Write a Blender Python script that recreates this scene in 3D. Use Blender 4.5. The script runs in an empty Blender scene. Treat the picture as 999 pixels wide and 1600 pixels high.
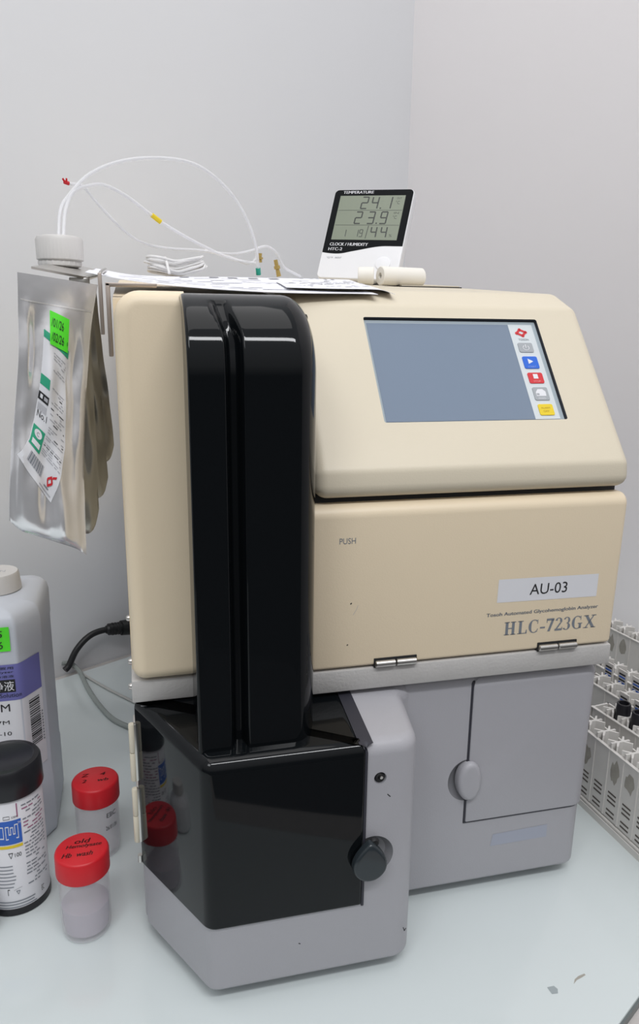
import bpy, bmesh, math, random
from mathutils import Vector, Matrix
random.seed(4)
S = bpy.context.scene
COL = S.collection
TZ = 0.75                      # table top height (m); all coordinates below are millimetres on the table
def M3(p): return Vector((p[0]*.001, p[1]*.001, p[2]*.001 + TZ))

# ------------------------------------------------------------------ camera, world, lights, exposure
cam_d = bpy.data.cameras.new('camera'); cam = bpy.data.objects.new('camera', cam_d); COL.objects.link(cam)
yaw, pitch, roll = -.2433, -.2445, .0122
F = Vector((-math.sin(yaw)*math.cos(pitch), math.cos(yaw)*math.cos(pitch), math.sin(pitch)))
R = Vector((math.cos(yaw), math.sin(yaw), 0)); U = R.cross(F)
R, U = math.cos(roll)*R + math.sin(roll)*U, -math.sin(roll)*R + math.cos(roll)*U
mw = Matrix(((R.x, U.x, -F.x, 0), (R.y, U.y, -F.y, 0), (R.z, U.z, -F.z, 0), (0, 0, 0, 1)))
mw.translation = M3((10.88, -496.47, 462.86))
cam.matrix_world = mw
cam_d.sensor_fit = 'VERTICAL'; cam_d.sensor_height = 36; cam_d.lens = 36*1170.93/1600
cam_d.clip_start = .01
S.camera = cam

world = bpy.data.worlds.new('room_light'); S.world = world; world.use_nodes = True
wn = world.node_tree; bg = wn.nodes['Background']
tc = wn.nodes.new('ShaderNodeTexCoord'); sp = wn.nodes.new('ShaderNodeSeparateXYZ'); cr = wn.nodes.new('ShaderNodeValToRGB')
wn.links.new(tc.outputs['Generated'], sp.inputs[0]); wn.links.new(sp.outputs['Z'], cr.inputs[0])
cr.color_ramp.elements[0].position = 0.0; cr.color_ramp.elements[0].color = (.11, .112, .118, 1)
cr.color_ramp.elements[1].position = .75; cr.color_ramp.elements[1].color = (.9, .92, .96, 1)
e = cr.color_ramp.elements.new(.25); e.color = (.58, .58, .585, 1)
wn.links.new(cr.outputs[0], bg.inputs[0]); bg.inputs[1].default_value = .75

def area(name, loc, target, sx, sy, power, col=(1, 1, 1)):
    l = bpy.data.lights.new(name, 'AREA'); l.shape = 'RECTANGLE'; l.size = sx; l.size_y = sy; l.energy = power; l.color = col
    o = bpy.data.objects.new(name, l); COL.objects.link(o); o.location = loc
    o.rotation_euler = (Vector(target) - Vector(loc)).to_track_quat('-Z', 'Y').to_euler()
    return o
area('ceiling_tube_light', (.30, -1.15, 2.75), (.35, .2, .9), 1.3, .16, 18, (.97, .98, 1))
area('ceiling_panel_light', (-.05, .22, 2.7), (.45, .3, .9), 1.7, 1.1, 9.5, (1, .975, .96))
area('ceiling_panel_light', (-.9, -1.3, 2.8), (.2, .1, .9), .6, .6, 8, (.95, .98, 1))

S.view_settings.view_transform = 'Standard'; S.view_settings.look = 'None'
S.view_settings.gamma = 1; S.view_settings.exposure = -0.02; S.view_settings.use_curve_mapping = False

# ------------------------------------------------------------------ materials
def mat(name, col, rough=.5, metal=0, coat=0, trans=0, ior=1.45, noise=0, nscale=40, bump=0, bscale=200, spec=.5, alpha=1, sss=0):
    m = bpy.data.materials.new(name); m.use_nodes = True; nt = m.node_tree; b = nt.nodes['Principled BSDF']
    b.inputs['Base Color'].default_value = (*col, 1); b.inputs['Roughness'].default_value = rough
    b.inputs['Metallic'].default_value = metal; b.inputs['Coat Weight'].default_value = coat; b.inputs['Coat Roughness'].default_value = .05
    b.inputs['Transmission Weight'].default_value = trans; b.inputs['IOR'].default_value = ior
    b.inputs['Specular IOR Level'].default_value = spec; b.inputs['Alpha'].default_value = alpha
    if sss: b.inputs['Subsurface Weight'].default_value = sss; b.inputs['Subsurface Radius'].default_value = (.01, .01, .01)
    t = nt.nodes.new('ShaderNodeTexCoord')
    if noise:
        n = nt.nodes.new('ShaderNodeTexNoise'); n.inputs['Scale'].default_value = nscale; n.inputs['Detail'].default_value = 5
        mx = nt.nodes.new('ShaderNodeMixRGB'); mx.inputs[1].default_value = (*[c*(1-noise) for c in col], 1); mx.inputs[2].default_value = (*[min(1, c*(1+noise)) for c in col], 1)
        nt.links.new(t.outputs['Object'], n.inputs['Vector']); nt.links.new(n.outputs['Fac'], mx.inputs[0]); nt.links.new(mx.outputs[0], b.inputs['Base Color'])
    if bump:
        n = nt.nodes.new('ShaderNodeTexNoise'); n.inputs['Scale'].default_value = bscale
        bp = nt.nodes.new('ShaderNodeBump'); bp.inputs['Strength'].default_value = bump; bp.inputs['Distance'].default_value = .001
        nt.links.new(t.outputs['Object'], n.inputs['Vector']); nt.links.new(n.outputs['Fac'], bp.inputs['Height']); nt.links.new(bp.outputs[0], b.inputs['Normal'])
    return m
m_wall = mat('wall_paint', (.715, .72, .735), .55, noise=.02, nscale=3, bump=.15, bscale=30)
m_wallb = mat('wall_paint_warm', (.755, .73, .735), .55, noise=.02, nscale=3, bump=.15, bscale=30)
m_glass = mat('greenish_glass', (.60, .65, .65), .13, noise=.025, nscale=3, spec=.6)
m_edge = mat('glass_edge', (.12, .14, .14), .3)
m_board = mat('table_laminate', (.50, .47, .45), .5, noise=.12, nscale=60)
m_floor = mat('dark_floor', (.10, .10, .105), .5)
m_cream = mat('cream_plastic', (.79, .665, .485), .42, noise=.02, nscale=8, bump=.08, bscale=900)
m_cream2 = mat('pale_cream_plastic', (.67, .60, .47), .42, noise=.02, nscale=8, bump=.08, bscale=900)
m_grey = mat('grey_plastic', (.385, .38, .405), .38, noise=.03, nscale=8, bump=.12, bscale=900)
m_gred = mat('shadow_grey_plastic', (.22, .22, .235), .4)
m_tray = mat('grey_painted_metal', (.50, .485, .47), .42, noise=.05, nscale=60, bump=.3, bscale=500)
m_black = mat('smoked_black_plastic', (.004, .005, .006), .05, spec=.30)
m_dark = mat('matt_black', (.012, .012, .013), .5)
m_seam = mat('dark_seam', (.03, .03, .04), .5)
m_steel = mat('brushed_steel', (.62, .60, .57), .3, metal=1, noise=.08, nscale=200)
m_bracket = mat('dull_steel', (.42, .36, .32), .42, metal=.7, noise=.1, nscale=80)
m_foil = mat('aluminium_foil', (.93, .92, .935), .24, metal=.7, bump=1.0, bscale=38)
m_foilb = mat('aluminium_foil_back', (.42, .41, .37), .35, metal=.85)
m_white = mat('white_plastic', (.80, .80, .82), .35)
m_paper = mat('white_paper', (.82, .82, .86), .7)
m_labelw = mat('label_white', (.74, .74, .77), .5)
m_roll = mat('paper_roll', (.80, .77, .71), .7)
m_ink = mat('black_ink', (.02, .02, .022), .5)
m_grink = mat('grey_ink', (.20, .22, .25), .45)
m_faint = mat('faint_ink', (.42, .42, .45), .6)
m_pale = mat('pale_print', (.60, .60, .645), .7)
m_pink = mat('magenta_ink', (.35, .12, .22), .6)
m_green = mat('fluorescent_green', (.10, .80, .03), .6)
m_dgreen = mat('green_print', (.03, .35, .20), .5)
m_purple = mat('violet_print', (.16, .16, .42), .5)
m_blue = mat('blue_print', (.03, .12, .50), .4)
m_bblue = mat('blue_key', (.02, .13, .62), .4)
m_red = mat('red_key', (.62, .03, .04), .4)
m_yellow = mat('yellow_print', (.78, .58, .02), .4)
m_redcap = mat('red_cap_plastic', (.58, .012, .02), .38, noise=.05, nscale=50)
m_redink = mat('dark_red_ink', (.10, .01, .01), .5)
m_hdpe = mat('cloudy_polyethylene', (.60, .63, .69), .4, alpha=.97)
m_frost = mat('frosted_plastic', (.86, .84, .87), .25, alpha=.26)
m_liquid = mat('pale_violet_liquid', (.52, .45, .55), .15, alpha=.6)
m_capw = mat('off_white_plastic', (.62, .60, .58), .4)
m_tube = mat('clear_tubing', (.84, .84, .86), .3, alpha=.5)
m_hose = mat('clear_hose', (.50, .54, .52), .2, trans=.55, ior=1.2)
m_cable = mat('white_cable', (.72, .71, .70), .45)
m_blackp = mat('black_lid_plastic', (.012, .012, .015), .35)
m_rubber = mat('black_rubber', (.012, .012, .013), .45)
m_brass = mat('brass_fitting', (.50, .36, .12), .4, metal=.6)
m_screen = mat('grey_touch_screen', (.185, .235, .31), .22, spec=.6)
m_bezel = mat('grey_bezel', (.36, .42, .46), .4)
m_key = mat('grey_key', (.36, .38, .40), .45)
m_lcd = mat('green_grey_lcd', (.22, .25, .19), .25)
m_lcdseg = mat('lcd_segment', (.05, .055, .05), .4)
m_rack = mat('rack_plastic', (.66, .64, .61), .42, noise=.05, nscale=60)
m_rackslot = mat('rack_slot', (.10, .085, .075), .7)
m_smear = mat('tape_residue', (.35, .33, .29), .7, noise=.25, nscale=120)
m_faded = mat('faded_blue_label', (.35, .37, .44), .45)
m_teal = mat('teal_band', (.02, .35, .25), .4)

# ------------------------------------------------------------------ object helpers
def tag(o, label=None, cat=None, group=None, kind=None):
    if label: o['label'] = label
    if cat: o['category'] = cat
    if group: o['group'] = group
    if kind: o['kind'] = kind
    return o
def thing(name, base, label, cat, group=None):
    o = bpy.data.objects.new(name, None); COL.objects.link(o); o.location = M3(base); o.empty_display_size = .02
    return tag(o, label, cat, group)
def origin_of(o):
    v = Vector((0, 0, 0))
    while o is not None: v += o.location; o = o.parent
    return v
class MB:
    """collects faces in table millimetres, with material slots"""
    def __init__(s): s.v = []; s.f = []; s.m = []; s.mats = []
    def add(s, vs, fs, m):
        if m not in s.mats: s.mats.append(m)
        k = s.mats.index(m); o = len(s.v); s.v += [tuple(v) for v in vs]
        for f in fs: s.f.append([i+o for i in f]); s.m.append(k)
        return s
    def build(s, name, parent=None, angle=38, base=None, recalc=True):
        me = bpy.data.meshes.new(name)
        org = origin_of(parent) if parent else (M3(base) if base else M3((0, 0, 0)))
        me.from_pydata([M3(v) - org for v in s.v], [], s.f)
        for m in s.mats: me.materials.append(m)
        me.polygons.foreach_set('material_index', s.m)
        if recalc:
            bm = bmesh.new(); bm.from_mesh(me); bmesh.ops.recalc_face_normals(bm, faces=bm.faces); bm.to_mesh(me); bm.free()
        me.polygons.foreach_set('use_smooth', [True]*len(me.polygons))
        me.set_sharp_from_angle(angle=math.radians(angle))
        me.update()
        o = bpy.data.objects.new(name, me); COL.objects.link(o)
        if parent: o.parent = parent
        else: o.location = org
        return o
def fillet(pts, rad, n=5):
    out = []; N = len(pts)
    for i, p in enumerate(pts):
        r = rad[i] if isinstance(rad, (list, tuple)) else rad
        a = Vector(pts[i-1]).to_2d(); b = Vector(p).to_2d(); c = Vector(pts[(i+1) % N]).to_2d()
        u = (a-b); v = (c-b); la, lb = u.length, v.length; u.normalize(); v.normalize()
        if r <= .01: out.append(tuple(b)); continue
        ang = math.acos(max(-1, min(1, u.dot(v)))); d = r/math.tan(ang/2); d = min(d, la*.49, lb*.49); r2 = d*math.tan(ang/2)
        ctr = b + (u+v).normalized()*(r2/math.sin(ang/2))
        s0 = b+u*d-ctr; s1 = b+v*d-ctr; a0 = math.atan2(s0.y, s0.x); a1 = math.atan2(s1.y, s1.x); da = a1-a0
        while da > math.pi: da -= 2*math.pi
        while da < -math.pi: da += 2*math.pi
        for k in range(n+1): t = a0+da*k/n; out.append((ctr.x+r2*math.cos(t), ctr.y+r2*math.sin(t)))
    return out
def inset(poly, d):
    if d == 0: return list(poly)
    N = len(poly); A = sum(poly[i-1][0]*poly[i][1]-poly[i][0]*poly[i-1][1] for i in range(N)); sg = 1 if A > 0 else -1
    out = []
    for i in range(N):
        a = Vector(poly[i-1]); b = Vector(poly[i]); c = Vector(poly[(i+1) % N])
        e1 = (b-a); e2 = (c-b)
        if e1.length < 1e-6: e1 = e2
        if e2.length < 1e-6: e2 = e1
        e1 = e1.normalized(); e2 = e2.normalized()
        n1 = Vector((-e1.y, e1.x))*sg; n2 = Vector((-e2.y, e2.x))*sg
        n = (n1+n2)
        if n.length < 1e-6: n = n1
        n.normalize(); k = 1/max(.5, n.dot(n1)); out.append((b.x+n.x*d*k, b.y+n.y*d*k))
    return out
def loft(mb, poly, axis, a0, a1, m, R0=0, R1=0, n=5, warp=None):
    rings = []
    def P(q, a):
        x, y = q
        v = {'z': (x, y, a), 'y': (x, a, y), 'x': (a, x, y)}[axis]
        return warp(*v) if warp else v
    if R0 > 0:
        for k in range(n+1): t = math.pi/2*k/n; rings.append((a0+R0*(1-math.sin(t)), R0*(1-math.cos(math.pi/2-t))))
        rings = [(a0+R0*(1-math.cos(math.pi/2*k/n)), R0*(1-math.sin(math.pi/2*k/n))) for k in range(n+1)]
    else: rings.append((a0, 0))
    if R1 > 0: rings += [(a1-R1*(1-math.sin(math.pi/2*k/n)), R1*(1-math.cos(math.pi/2*k/n))) for k in range(n+1)]
    else: rings.append((a1, 0))
    vs = []; fs = []; N = len(poly)
    for a, d in rings: vs += [P(q, a) for q in inset(poly, d)]
    for r in range(len(rings)-1):
        for i in range(N): j = (i+1) % N; fs.append([r*N+i, r*N+j, (r+1)*N+j, (r+1)*N+i])
    fs.append(list(range(N))[::-1]); fs.append([(len(rings)-1)*N+i for i in range(N)])
    return mb.add(vs, fs, m)
def rect(x0, y0, x1, y1): return [(x0, y0), (x1, y0), (x1, y1), (x0, y1)]
def rbox(mb, x0, x1, y0, y1, z0, z1, m, r=1.0, n=2):
    r = min(r, (x1-x0)*.45, (y1-y0)*.45, (z1-z0)*.45)
    return loft(mb, fillet(rect(x0, y0, x1, y1), r, n), 'z', z0, z1, m, r, r, n)
def lathe(mb, c, prof, m, n=40, axis='z', wob=None):
    vs = []; fs = []; K = len(prof)
    for k, (r, h) in enumerate(prof):
        for i in range(n):
            a = 2*math.pi*i/n; rr = r*(1+(wob(a, h) if wob else 0)); ca, sa = rr*math.cos(a), rr*math.sin(a)
            vs.append({'z': (c[0]+ca, c[1]+sa, c[2]+h), 'y': (c[0]+ca, c[1]-h, c[2]+sa), 'x': (c[0]+h, c[1]+ca, c[2]+sa)}[axis])
    for k in range(K-1):
        for i in range(n): j = (i+1) % n; fs.append([k*n+i, k*n+j, (k+1)*n+j, (k+1)*n+i])
    if prof[0][0] > 0: fs.append(list(range(n))[::-1])
    if prof[-1][0] > 0: fs.append([(K-1)*n+i for i in range(n)])
    return mb.add(vs, fs, m)
def smooth_path(pts, sub=6):
    P = [Vector(p) for p in pts]; P = [P[0]*2-P[1]] + P + [P[-1]*2-P[-2]]; out = []
    for i in range(1, len(P)-2):
        a, b, c, d = P[i-1:i+3]
        for k in range(sub):
            t = k/sub; out.append(.5*((2*b)+(c-a)*t+(2*a-5*b+4*c-d)*t*t+(3*b-a-3*c+d)*t**3))
    out.append(P[-2]); return out
def tube(mb, pts, r, m, n=10, smooth=True, closed=False):
    P = smooth_path(pts) if smooth else [Vector(p) for p in pts]
    vs = []; fs = []; T0 = (P[1]-P[0]).normalized(); up = Vector((0, 0, 1)) if abs(T0.z) < .9 else Vector((1, 0, 0))
    nn = T0.cross(up).normalized()
    for i, p in enumerate(P):
        T = (P[min(i+1, len(P)-1)]-P[max(i-1, 0)]).normalized(); nn = (nn-T*nn.dot(T)).normalized(); bb = T.cross(nn)
        rr = r[i*(len(r)-1)//max(1, len(P)-1)] if isinstance(r, list) else r
        vs += [p+nn*rr*math.cos(2*math.pi*k/n)+bb*rr*math.sin(2*math.pi*k/n) for k in range(n)]
    for i in range(len(P)-1):
        for k in range(n): j = (k+1) % n; fs.append([i*n+k, i*n+j, (i+1)*n+j, (i+1)*n+k])
    fs.append(list(range(n))[::-1]); fs.append([(len(P)-1)*n+k for k in range(n)])
    return mb.add(vs, fs, m)
# flat artwork: shapes in (u,v) mapped onto a surface by fn(u,v,h)
def flat(mb, poly, fn, m, h=.1): return mb.add([fn(u, v, h) for u, v in poly], [list(range(len(poly)))], m)
def flatrect(mb, u0, v0, u1, v1, fn, m, h=.1, nu=1, nv=1):
    vs = [fn(u0+(u1-u0)*i/nu, v0+(v1-v0)*j/nv, h) for j in range(nv+1) for i in range(nu+1)]
    fs = [[j*(nu+1)+i, j*(nu+1)+i+1, (j+1)*(nu+1)+i+1, (j+1)*(nu+1)+i] for j in range(nv) for i in range(nu)]
    return mb.add(vs, fs, m)
def stroke(mb, pts, w, fn, m, h=.1):
    for a, b in zip(pts, pts[1:]):
        a = Vector(a); b = Vector(b); d = (b-a); L = d.length
        if L < 1e-6: continue
        d /= L; n = Vector((-d.y, d.x))*w/2; a2 = a-d*w*.3; b2 = b+d*w*.3
        flat(mb, [a2-n, b2-n, b2+n, a2+n], fn, m, h)
_tc = {}
def textmesh(s):
    if s in _tc: return _tc[s]
    c = bpy.data.curves.new('t', 'FONT'); c.body = s; c.size = 1; c.resolution_u = 3
    o = bpy.data.objects.new('t', c); COL.objects.link(o); bpy.context.view_layer.update()
    dg = bpy.context.evaluated_depsgraph_get(); me = o.evaluated_get(dg).to_mesh()
    vs = [(v.co.x, v.co.y) for v in me.vertices]; fs = [list(p.vertices) for p in me.polygons]
    o.evaluated_get(dg).to_mesh_clear(); bpy.data.objects.remove(o); bpy.data.curves.remove(c)
    _tc[s] = (vs, fs); return _tc[s]
def text(mb, s, u0, v0, w, hgt, fn, m, h=.15, bold=0, shear=0):
    vs, fs = textmesh(s)
    if not vs: return
    x0 = min(v[0] for v in vs); x1 = max(v[0] for v in vs); y0 = min(v[1] for v in vs); y1 = max(v[1] for v in vs)
    for dx in ((0,) if not bold else (-bold, 0, bold)):
        q = []
        for x, y in vs:
            a = (x-x0)/(x1-x0)*w; b = (y-y0)/(y1-y0)*hgt; q.append(fn(u0+a+b*shear+dx, v0+b, h+abs(dx)*.01))
        mb.add(q, fs, m)
SEG = {'0': 'abcdef', '1': 'bc', '2': 'abged', '3': 'abgcd', '4': 'fgbc', '9': 'abcdfg'}
def seg7(mb, ch, u, v, w, h, t, fn, m):
    L = {'a': ((0, h), (w, h)), 'b': ((w, h), (w, h/2)), 'c': ((w, h/2), (w, 0)), 'd': ((0, 0), (w, 0)), 'e': ((0, 0), (0, h/2)), 'f': ((0, h/2), (0, h)), 'g': ((0, h/2), (w, h/2))}
    for k in SEG[ch]:
        a, b = L[k]; a = Vector(a); b = Vector(b); d = (b-a).normalized()*t*.35
        stroke(mb, [(u+a.x+d.x, v+a.y+d.y), (u+b.x-d.x, v+b.y-d.y)], t, fn, m)
def carve(o, cutter):
    md = o.modifiers.new('cut', 'BOOLEAN'); md.operation = 'DIFFERENCE'; md.object = cutter; md.solver = 'EXACT'
    md.material_mode = 'TRANSFER'
    bpy.context.view_layer.update()
    dg = bpy.context.evaluated_depsgraph_get(); me = bpy.data.meshes.new_from_object(o.evaluated_get(dg))
    o.modifiers.clear(); o.data = me; bpy.data.objects.remove(cutter)
    me.polygons.foreach_set('use_smooth', [True]*len(me.polygons)); me.set_sharp_from_angle(angle=math.radians(38))

# ------------------------------------------------------------------ the room
WC = Vector((500.7, 855.5)); dA = Vector((.86528, .50129)); nA = Vector((-.50129, .86528))
def room(a, b): p = WC - dA*a - nA*b; return (p.x, p.y)      # a = mm left of corner along wall, b = mm in front of wall
mb = MB(); loft(mb, [room(2600, 0), room(-100, 0), room(-100, -100), room(2600, -100)], 'z', -750, 2050, m_wall)
tag(mb.build('wall_back'), kind='structure')
mb = MB(); loft(mb, [room(0, -100), room(0, 2600), room(-100, 2600), room(-100, -100)], 'z', -750, 2050, m_wallb)
tag(mb.build('wall_right'), kind='structure')
mb = MB(); loft(mb, [room(2600, 0), room(2600, 2600), room(0, 2600), room(0, 0)], 'z', -800, -750, m_floor)
tag(mb.build('floor'), kind='structure')
# table: laminate board with a sheet of glass on it
t = thing('laboratory_table', (*room(900, 400), -750), 'pale laboratory table carrying the whole bench set-up', 'table')
mb = MB(); loft(mb, fillet([room(1700, 2), room(2, 2), room(2, 830), room(1700, 830)], 4, 3), 'z', -36, -8.2, m_board, 2, 2, 3); mb.build('tabletop', t)
for a, b in ((60, 60), (1640, 60), (60, 770), (1640, 770)):
    mb = MB(); loft(mb, [room(a+25, b-25), room(a-25, b-25), room(a-25, b+25), room(a+25, b+25)], 'z', -750, -36, m_board); mb.build('leg', t)
g = thing('glass_sheet', (*room(900, 400), -8), 'white-green glass sheet covering the table under all the apparatus', 'glass top')
gp = [room(1690, 26), room(20, 26), room(20, 772), room(1690, 772)]
mb = MB(); loft(mb, gp, 'z', -7.8, 0, m_glass, 0, 1, 2)
go = mb.build('glass_panel', g)
mb = MB(); pb = inset(gp, -1.6); loft(mb, pb, 'z', -7.9, -1.5, m_edge); mb.build('dark_edge_strip', g)
fnT = lambda u, v, h: (u, v, h)
mb = MB(); flat(mb, [(282, -113), (286.5, -113.5), (288.3, -110), (287, -107), (281.5, -107)], fnT, mat('dried_spot', (.33, .37, .38), .4), .12)
flat(mb, [(302, -109), (306, -106.5), (311, -105.2), (315, -104), (314.6, -102.6), (309, -103.6), (305, -105.4)], fnT, m_smear, .12); mb.build('stain', g)

# ------------------------------------------------------------------ the analyzer
an = thing('laboratory_analyzer', (185, 250, 0), 'large cream and grey glycohemoglobin analyzer with black tower and touch screen on the glass-topped table', 'analyzer')
def pt(name, mb, parent=an, **k):
    lb = k.pop('label', None); o = mb.build(name, parent, **k)
    if lb: o['label'] = lb
    return o
# lower grey housing
hp = fillet([(1.5, 12), (150, 12), (192, -8), (368.2, -8), (368.2, 510), (1.5, 510)], [2, .5, .5, 13, 8, 8], 6)
def slope(x, y, z):
    return (x-(max(0, (200-z))/190*1.4 if x > 300 else 0), y, z)
mb = MB(); loft(mb, hp, 'z', 11, 201, m_grey, 4, 9, 6, warp=slope); house = mb.build('lower_housing', an)
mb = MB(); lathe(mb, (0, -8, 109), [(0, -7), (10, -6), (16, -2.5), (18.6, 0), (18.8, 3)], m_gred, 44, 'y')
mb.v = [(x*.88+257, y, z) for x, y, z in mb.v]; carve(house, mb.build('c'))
bp_ = fillet([(1.5, 8), (44.2, -68), (190.6, -68), (196, -15), (205, -7), (205, 8)], [2, 11, 15, 10, .5, .5], 6)
def slopeb(x, y, z):
    k = max(0, min(1, (z-110)/80)); return (x, y, z-(8-y)*.155*k)
mb = MB(); loft(mb, bp_, 'z', 11, 201.5, m_grey, 4, 9, 6, warp=slopeb); block = mb.build('sampler_housing', an); block['label'] = 'protruding grey housing under the smoked cover'
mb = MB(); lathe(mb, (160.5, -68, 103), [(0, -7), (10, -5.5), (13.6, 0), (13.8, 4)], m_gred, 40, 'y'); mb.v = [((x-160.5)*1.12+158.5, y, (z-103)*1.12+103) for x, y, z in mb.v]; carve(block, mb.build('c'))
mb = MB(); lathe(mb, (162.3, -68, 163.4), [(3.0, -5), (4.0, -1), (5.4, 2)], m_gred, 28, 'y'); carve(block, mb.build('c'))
fh = lambda y: (lambda u, v, h: (u, y-h, v))
mb = MB(); flat(mb, [(282, 43), (334, 43.5), (334, 55.5), (284, 54)], fh(-8), m_faded, .15); pt('faded_sticker', mb, house, label='washed-out pale blue sticker remnant')
# small scratches
for P in ([(168, 150), (170, 148)], [(184, 37), (185, 34), (186, 36)], [(106, 40), (107, 39.4)]):
    mb = MB(); stroke(mb, P, .7, fh(-68), m_ink); pt('scratch_mark', mb, block)
# key lock
mb = MB(); lathe(mb, (162.3, -64.5, 163.4), [(1.2, 1.9), (1.6, 2.9), (3.0, 3.2), (3.6, 2.4), (3.7, 0)], m_dark, 28, 'y'); lk = pt('key_lock', mb)
mb = MB(); lathe(mb, (163.2, -66.6, 163.6), [(0, 2.2), (1.1, 1.6), (1.3, 0)], m_steel, 20, 'y'); pt('lock_pin', mb, lk, label='bright steel pin')
# smoked sampler cover
cp = fillet([(.2, 9), (43.4, -69.8), (151.3, -69.8), (151.3, 9)], [1, 11, 2.5, .5], 6)
def slope2(x, y, z):
    k = max(0, min(1, (z-110)/80)); return (x, y, z-(8-y)*.155*k)
mb = MB(); loft(mb, cp, 'z', 64, 202.6, m_black, 2, 8, 8, warp=slope2)
sc = pt('sampler_cover', mb, label='glossy smoked black cover')
mb = MB(); loft(mb, fillet([(150.7, 9), (150.7, -69.3), (152.9, -69.3), (152.9, 9)], .8, 2), 'z', 63.4, 202.2, m_seam, 0, 6, 4, warp=slope2); pt('cover_gasket', mb, label='dark rubber edging')
mb = MB()
def drop(a, h):
    return 0
dp = []
for i in range(40):
    a = 2*math.pi*i/40; r = 12.3
    x = r*math.cos(a); z = r*math.sin(a)
    if z > 0: x *= 1-.5*(z/12.3)**1.7; z *= 1.42
    dp.append((154.6+x, 101+z))
loft(mb, dp, 'y', -77.5, -71, mat('smoked_knob', (.025, .032, .037), .1), 2.2, .5, 5); kb = pt('teardrop_knob', mb, sc, label='glossy smoked grey teardrop grip')
mb = MB(); lathe(mb, (158.5, -70, 115.5), [(0, 3.2), (2.6, 2.8), (3.6, 1.2), (3.6, 0)], m_dark, 24, 'y'); pt('knob_pivot', mb, sc)
# lower right door
dpp = fillet([(257.5, -9.6), (369.4, -9.6), (369.4, 60), (257.5, 60)], [1.2, 13, 1, 1], 6)
def dw(x, y, z):
    return (x-(max(0, (200-z))/190*1.4 if x > 300 else 0), y, z)
mb = MB(); loft(mb, dpp, 'z', 70.6, 199.6, m_grey, 1.2, 9, 5, warp=dw)
ld = mb.build('lower_door', an)
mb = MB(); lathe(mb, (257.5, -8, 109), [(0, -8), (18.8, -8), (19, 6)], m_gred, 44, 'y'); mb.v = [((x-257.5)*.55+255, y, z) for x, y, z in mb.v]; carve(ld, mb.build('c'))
mb = MB(); loft(mb, fillet([(255.7, -8.7), (367.9, -8.7), (367.9, 50), (255.7, 50)], [1, 13, 1, 1], 6), 'z', 69.5, 196, m_seam, 0, 3, 4, warp=dw); pt('door_seam', mb)
mb = MB(); 
lp = [(10.6*math.cos(2*math.pi*i/36)*(1 if math.cos(2*math.pi*i/36) < 0 else .92), 17.2*math.sin(2*math.pi*i/36)) for i in range(36)]
loft(mb, [(258.5+x, 109.5+z) for x, z in lp], 'y', -14, -4, m_grey, 4, 1, 5); pt('door_latch', mb, ld, label='rounded grey finger latch')
# rubber feet
for x, y in ((60, -30), (178, -30), (22, 490), (345, 490), (345, 20)):
    mb = MB(); lathe(mb, (x, y, 0), [(9, 0), (10, 1), (10, 11.5)], m_rubber, 24); pt('rubber_foot', mb)
# metal tray between lower and upper halves
mb = MB(); rbox(mb, 0, 371, 20, 520, 202.5, 219.4, m_tray, 1); rbox(mb, 0, 43.2, 0, 24, 202.5, 219.4, m_tray, 1.2); rbox(mb, 122.6, 371, -15.3, 24, 202.5, 219.4, m_tray, 1.2)
tr = pt('metal_tray', mb, label='grey painted sheet metal deck')
for y, z in ((40, 251), (30, 221), (8, 212)):
    mb = MB(); lathe(mb, (-.9, y, z), [(0, -1.6), (1.6, -1.2), (2.3, 0), (2.3, 1.5)], m_steel, 16, 'x'); pt('screw', mb, tr, label='small bright screw head')
# upper body behind the covers
tops = [(520, 515), (440, 510), (278, 499), (166, 491), (109, 486), (60, 482), (20, 478)]
mb = MB(); loft(mb, [(20, 219.4), (520, 219.4)] + tops, 'x', .6, 117, m_cream, 0, 0); pt('rear_housing', mb)
mb = MB(); rbox(mb, 44, 124.5, -2, 24, 205, 470, m_dark, 2); pt('tower_recess', mb, label='black inner recess behind the tower')
mb = MB(); rbox(mb, 124.5, 368.5, -2, 505, 219.6, 352, m_dark, 1); pt('chassis_gap_filler', mb, label='chassis filler block, its black standing for the shade in the gap above the front door')  # filler inside the body; its matt black paints the shade in the gap
# cream side cover
scp = fillet([(1.3, 220.6), (60, 220.6), (60, 482.5), (1.3, 482.5)], [9.5, 9.5, 9.5, 16], 8)
mb = MB(); loft(mb, scp, 'y', -6, 70, m_cream, 9, 1, 7, warp=lambda x, y, z: (min(x, 44.3), y, z)); pt('side_cover', mb, label='tall narrow cream plastic cover')
# black tower with a groove
prof = []
for k in range(15): prof.append((-58, 190+(432-190)*k/14, -1, 0))
for k in range(1, 41):
    a = math.pi/2*k/40; prof.append((-58+50*(1-math.cos(a)), 432+49*math.sin(a), -math.cos(a), math.sin(a)))
for y in (10, 30, 60): prof.append((y, 481+.02*(y+8), 0, 1))
sec = []
def xl(i): return 41.0
for k in range(5): a = math.pi/2*k/4; sec.append((41.2+2.2*(1-math.cos(a)), 2.2*(1-math.sin(a))))
for x in (46, 49): sec.append((x, 0))
for x in [52, 55, 58]+[60+.8*i for i in range(28)]+[84, 88, 94, 100, 104]: sec.append((x, 0))
for k in range(1, 13): a = math.pi/2*k/12; sec.append((104+18*math.sin(a), 26*(1-math.cos(a))))
def groove(x, z):
    c = 68.5
    if z > 457: c -= (z-457)*.30
    d = abs(x-c)
    s = 0 if d > 6.2 else (1 if d < 1.6 else .5+.5*math.cos(math.pi*(d-1.6)/4.6)); return 9.5*s
vs = []; fs = []; NS = len(sec)+2
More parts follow.
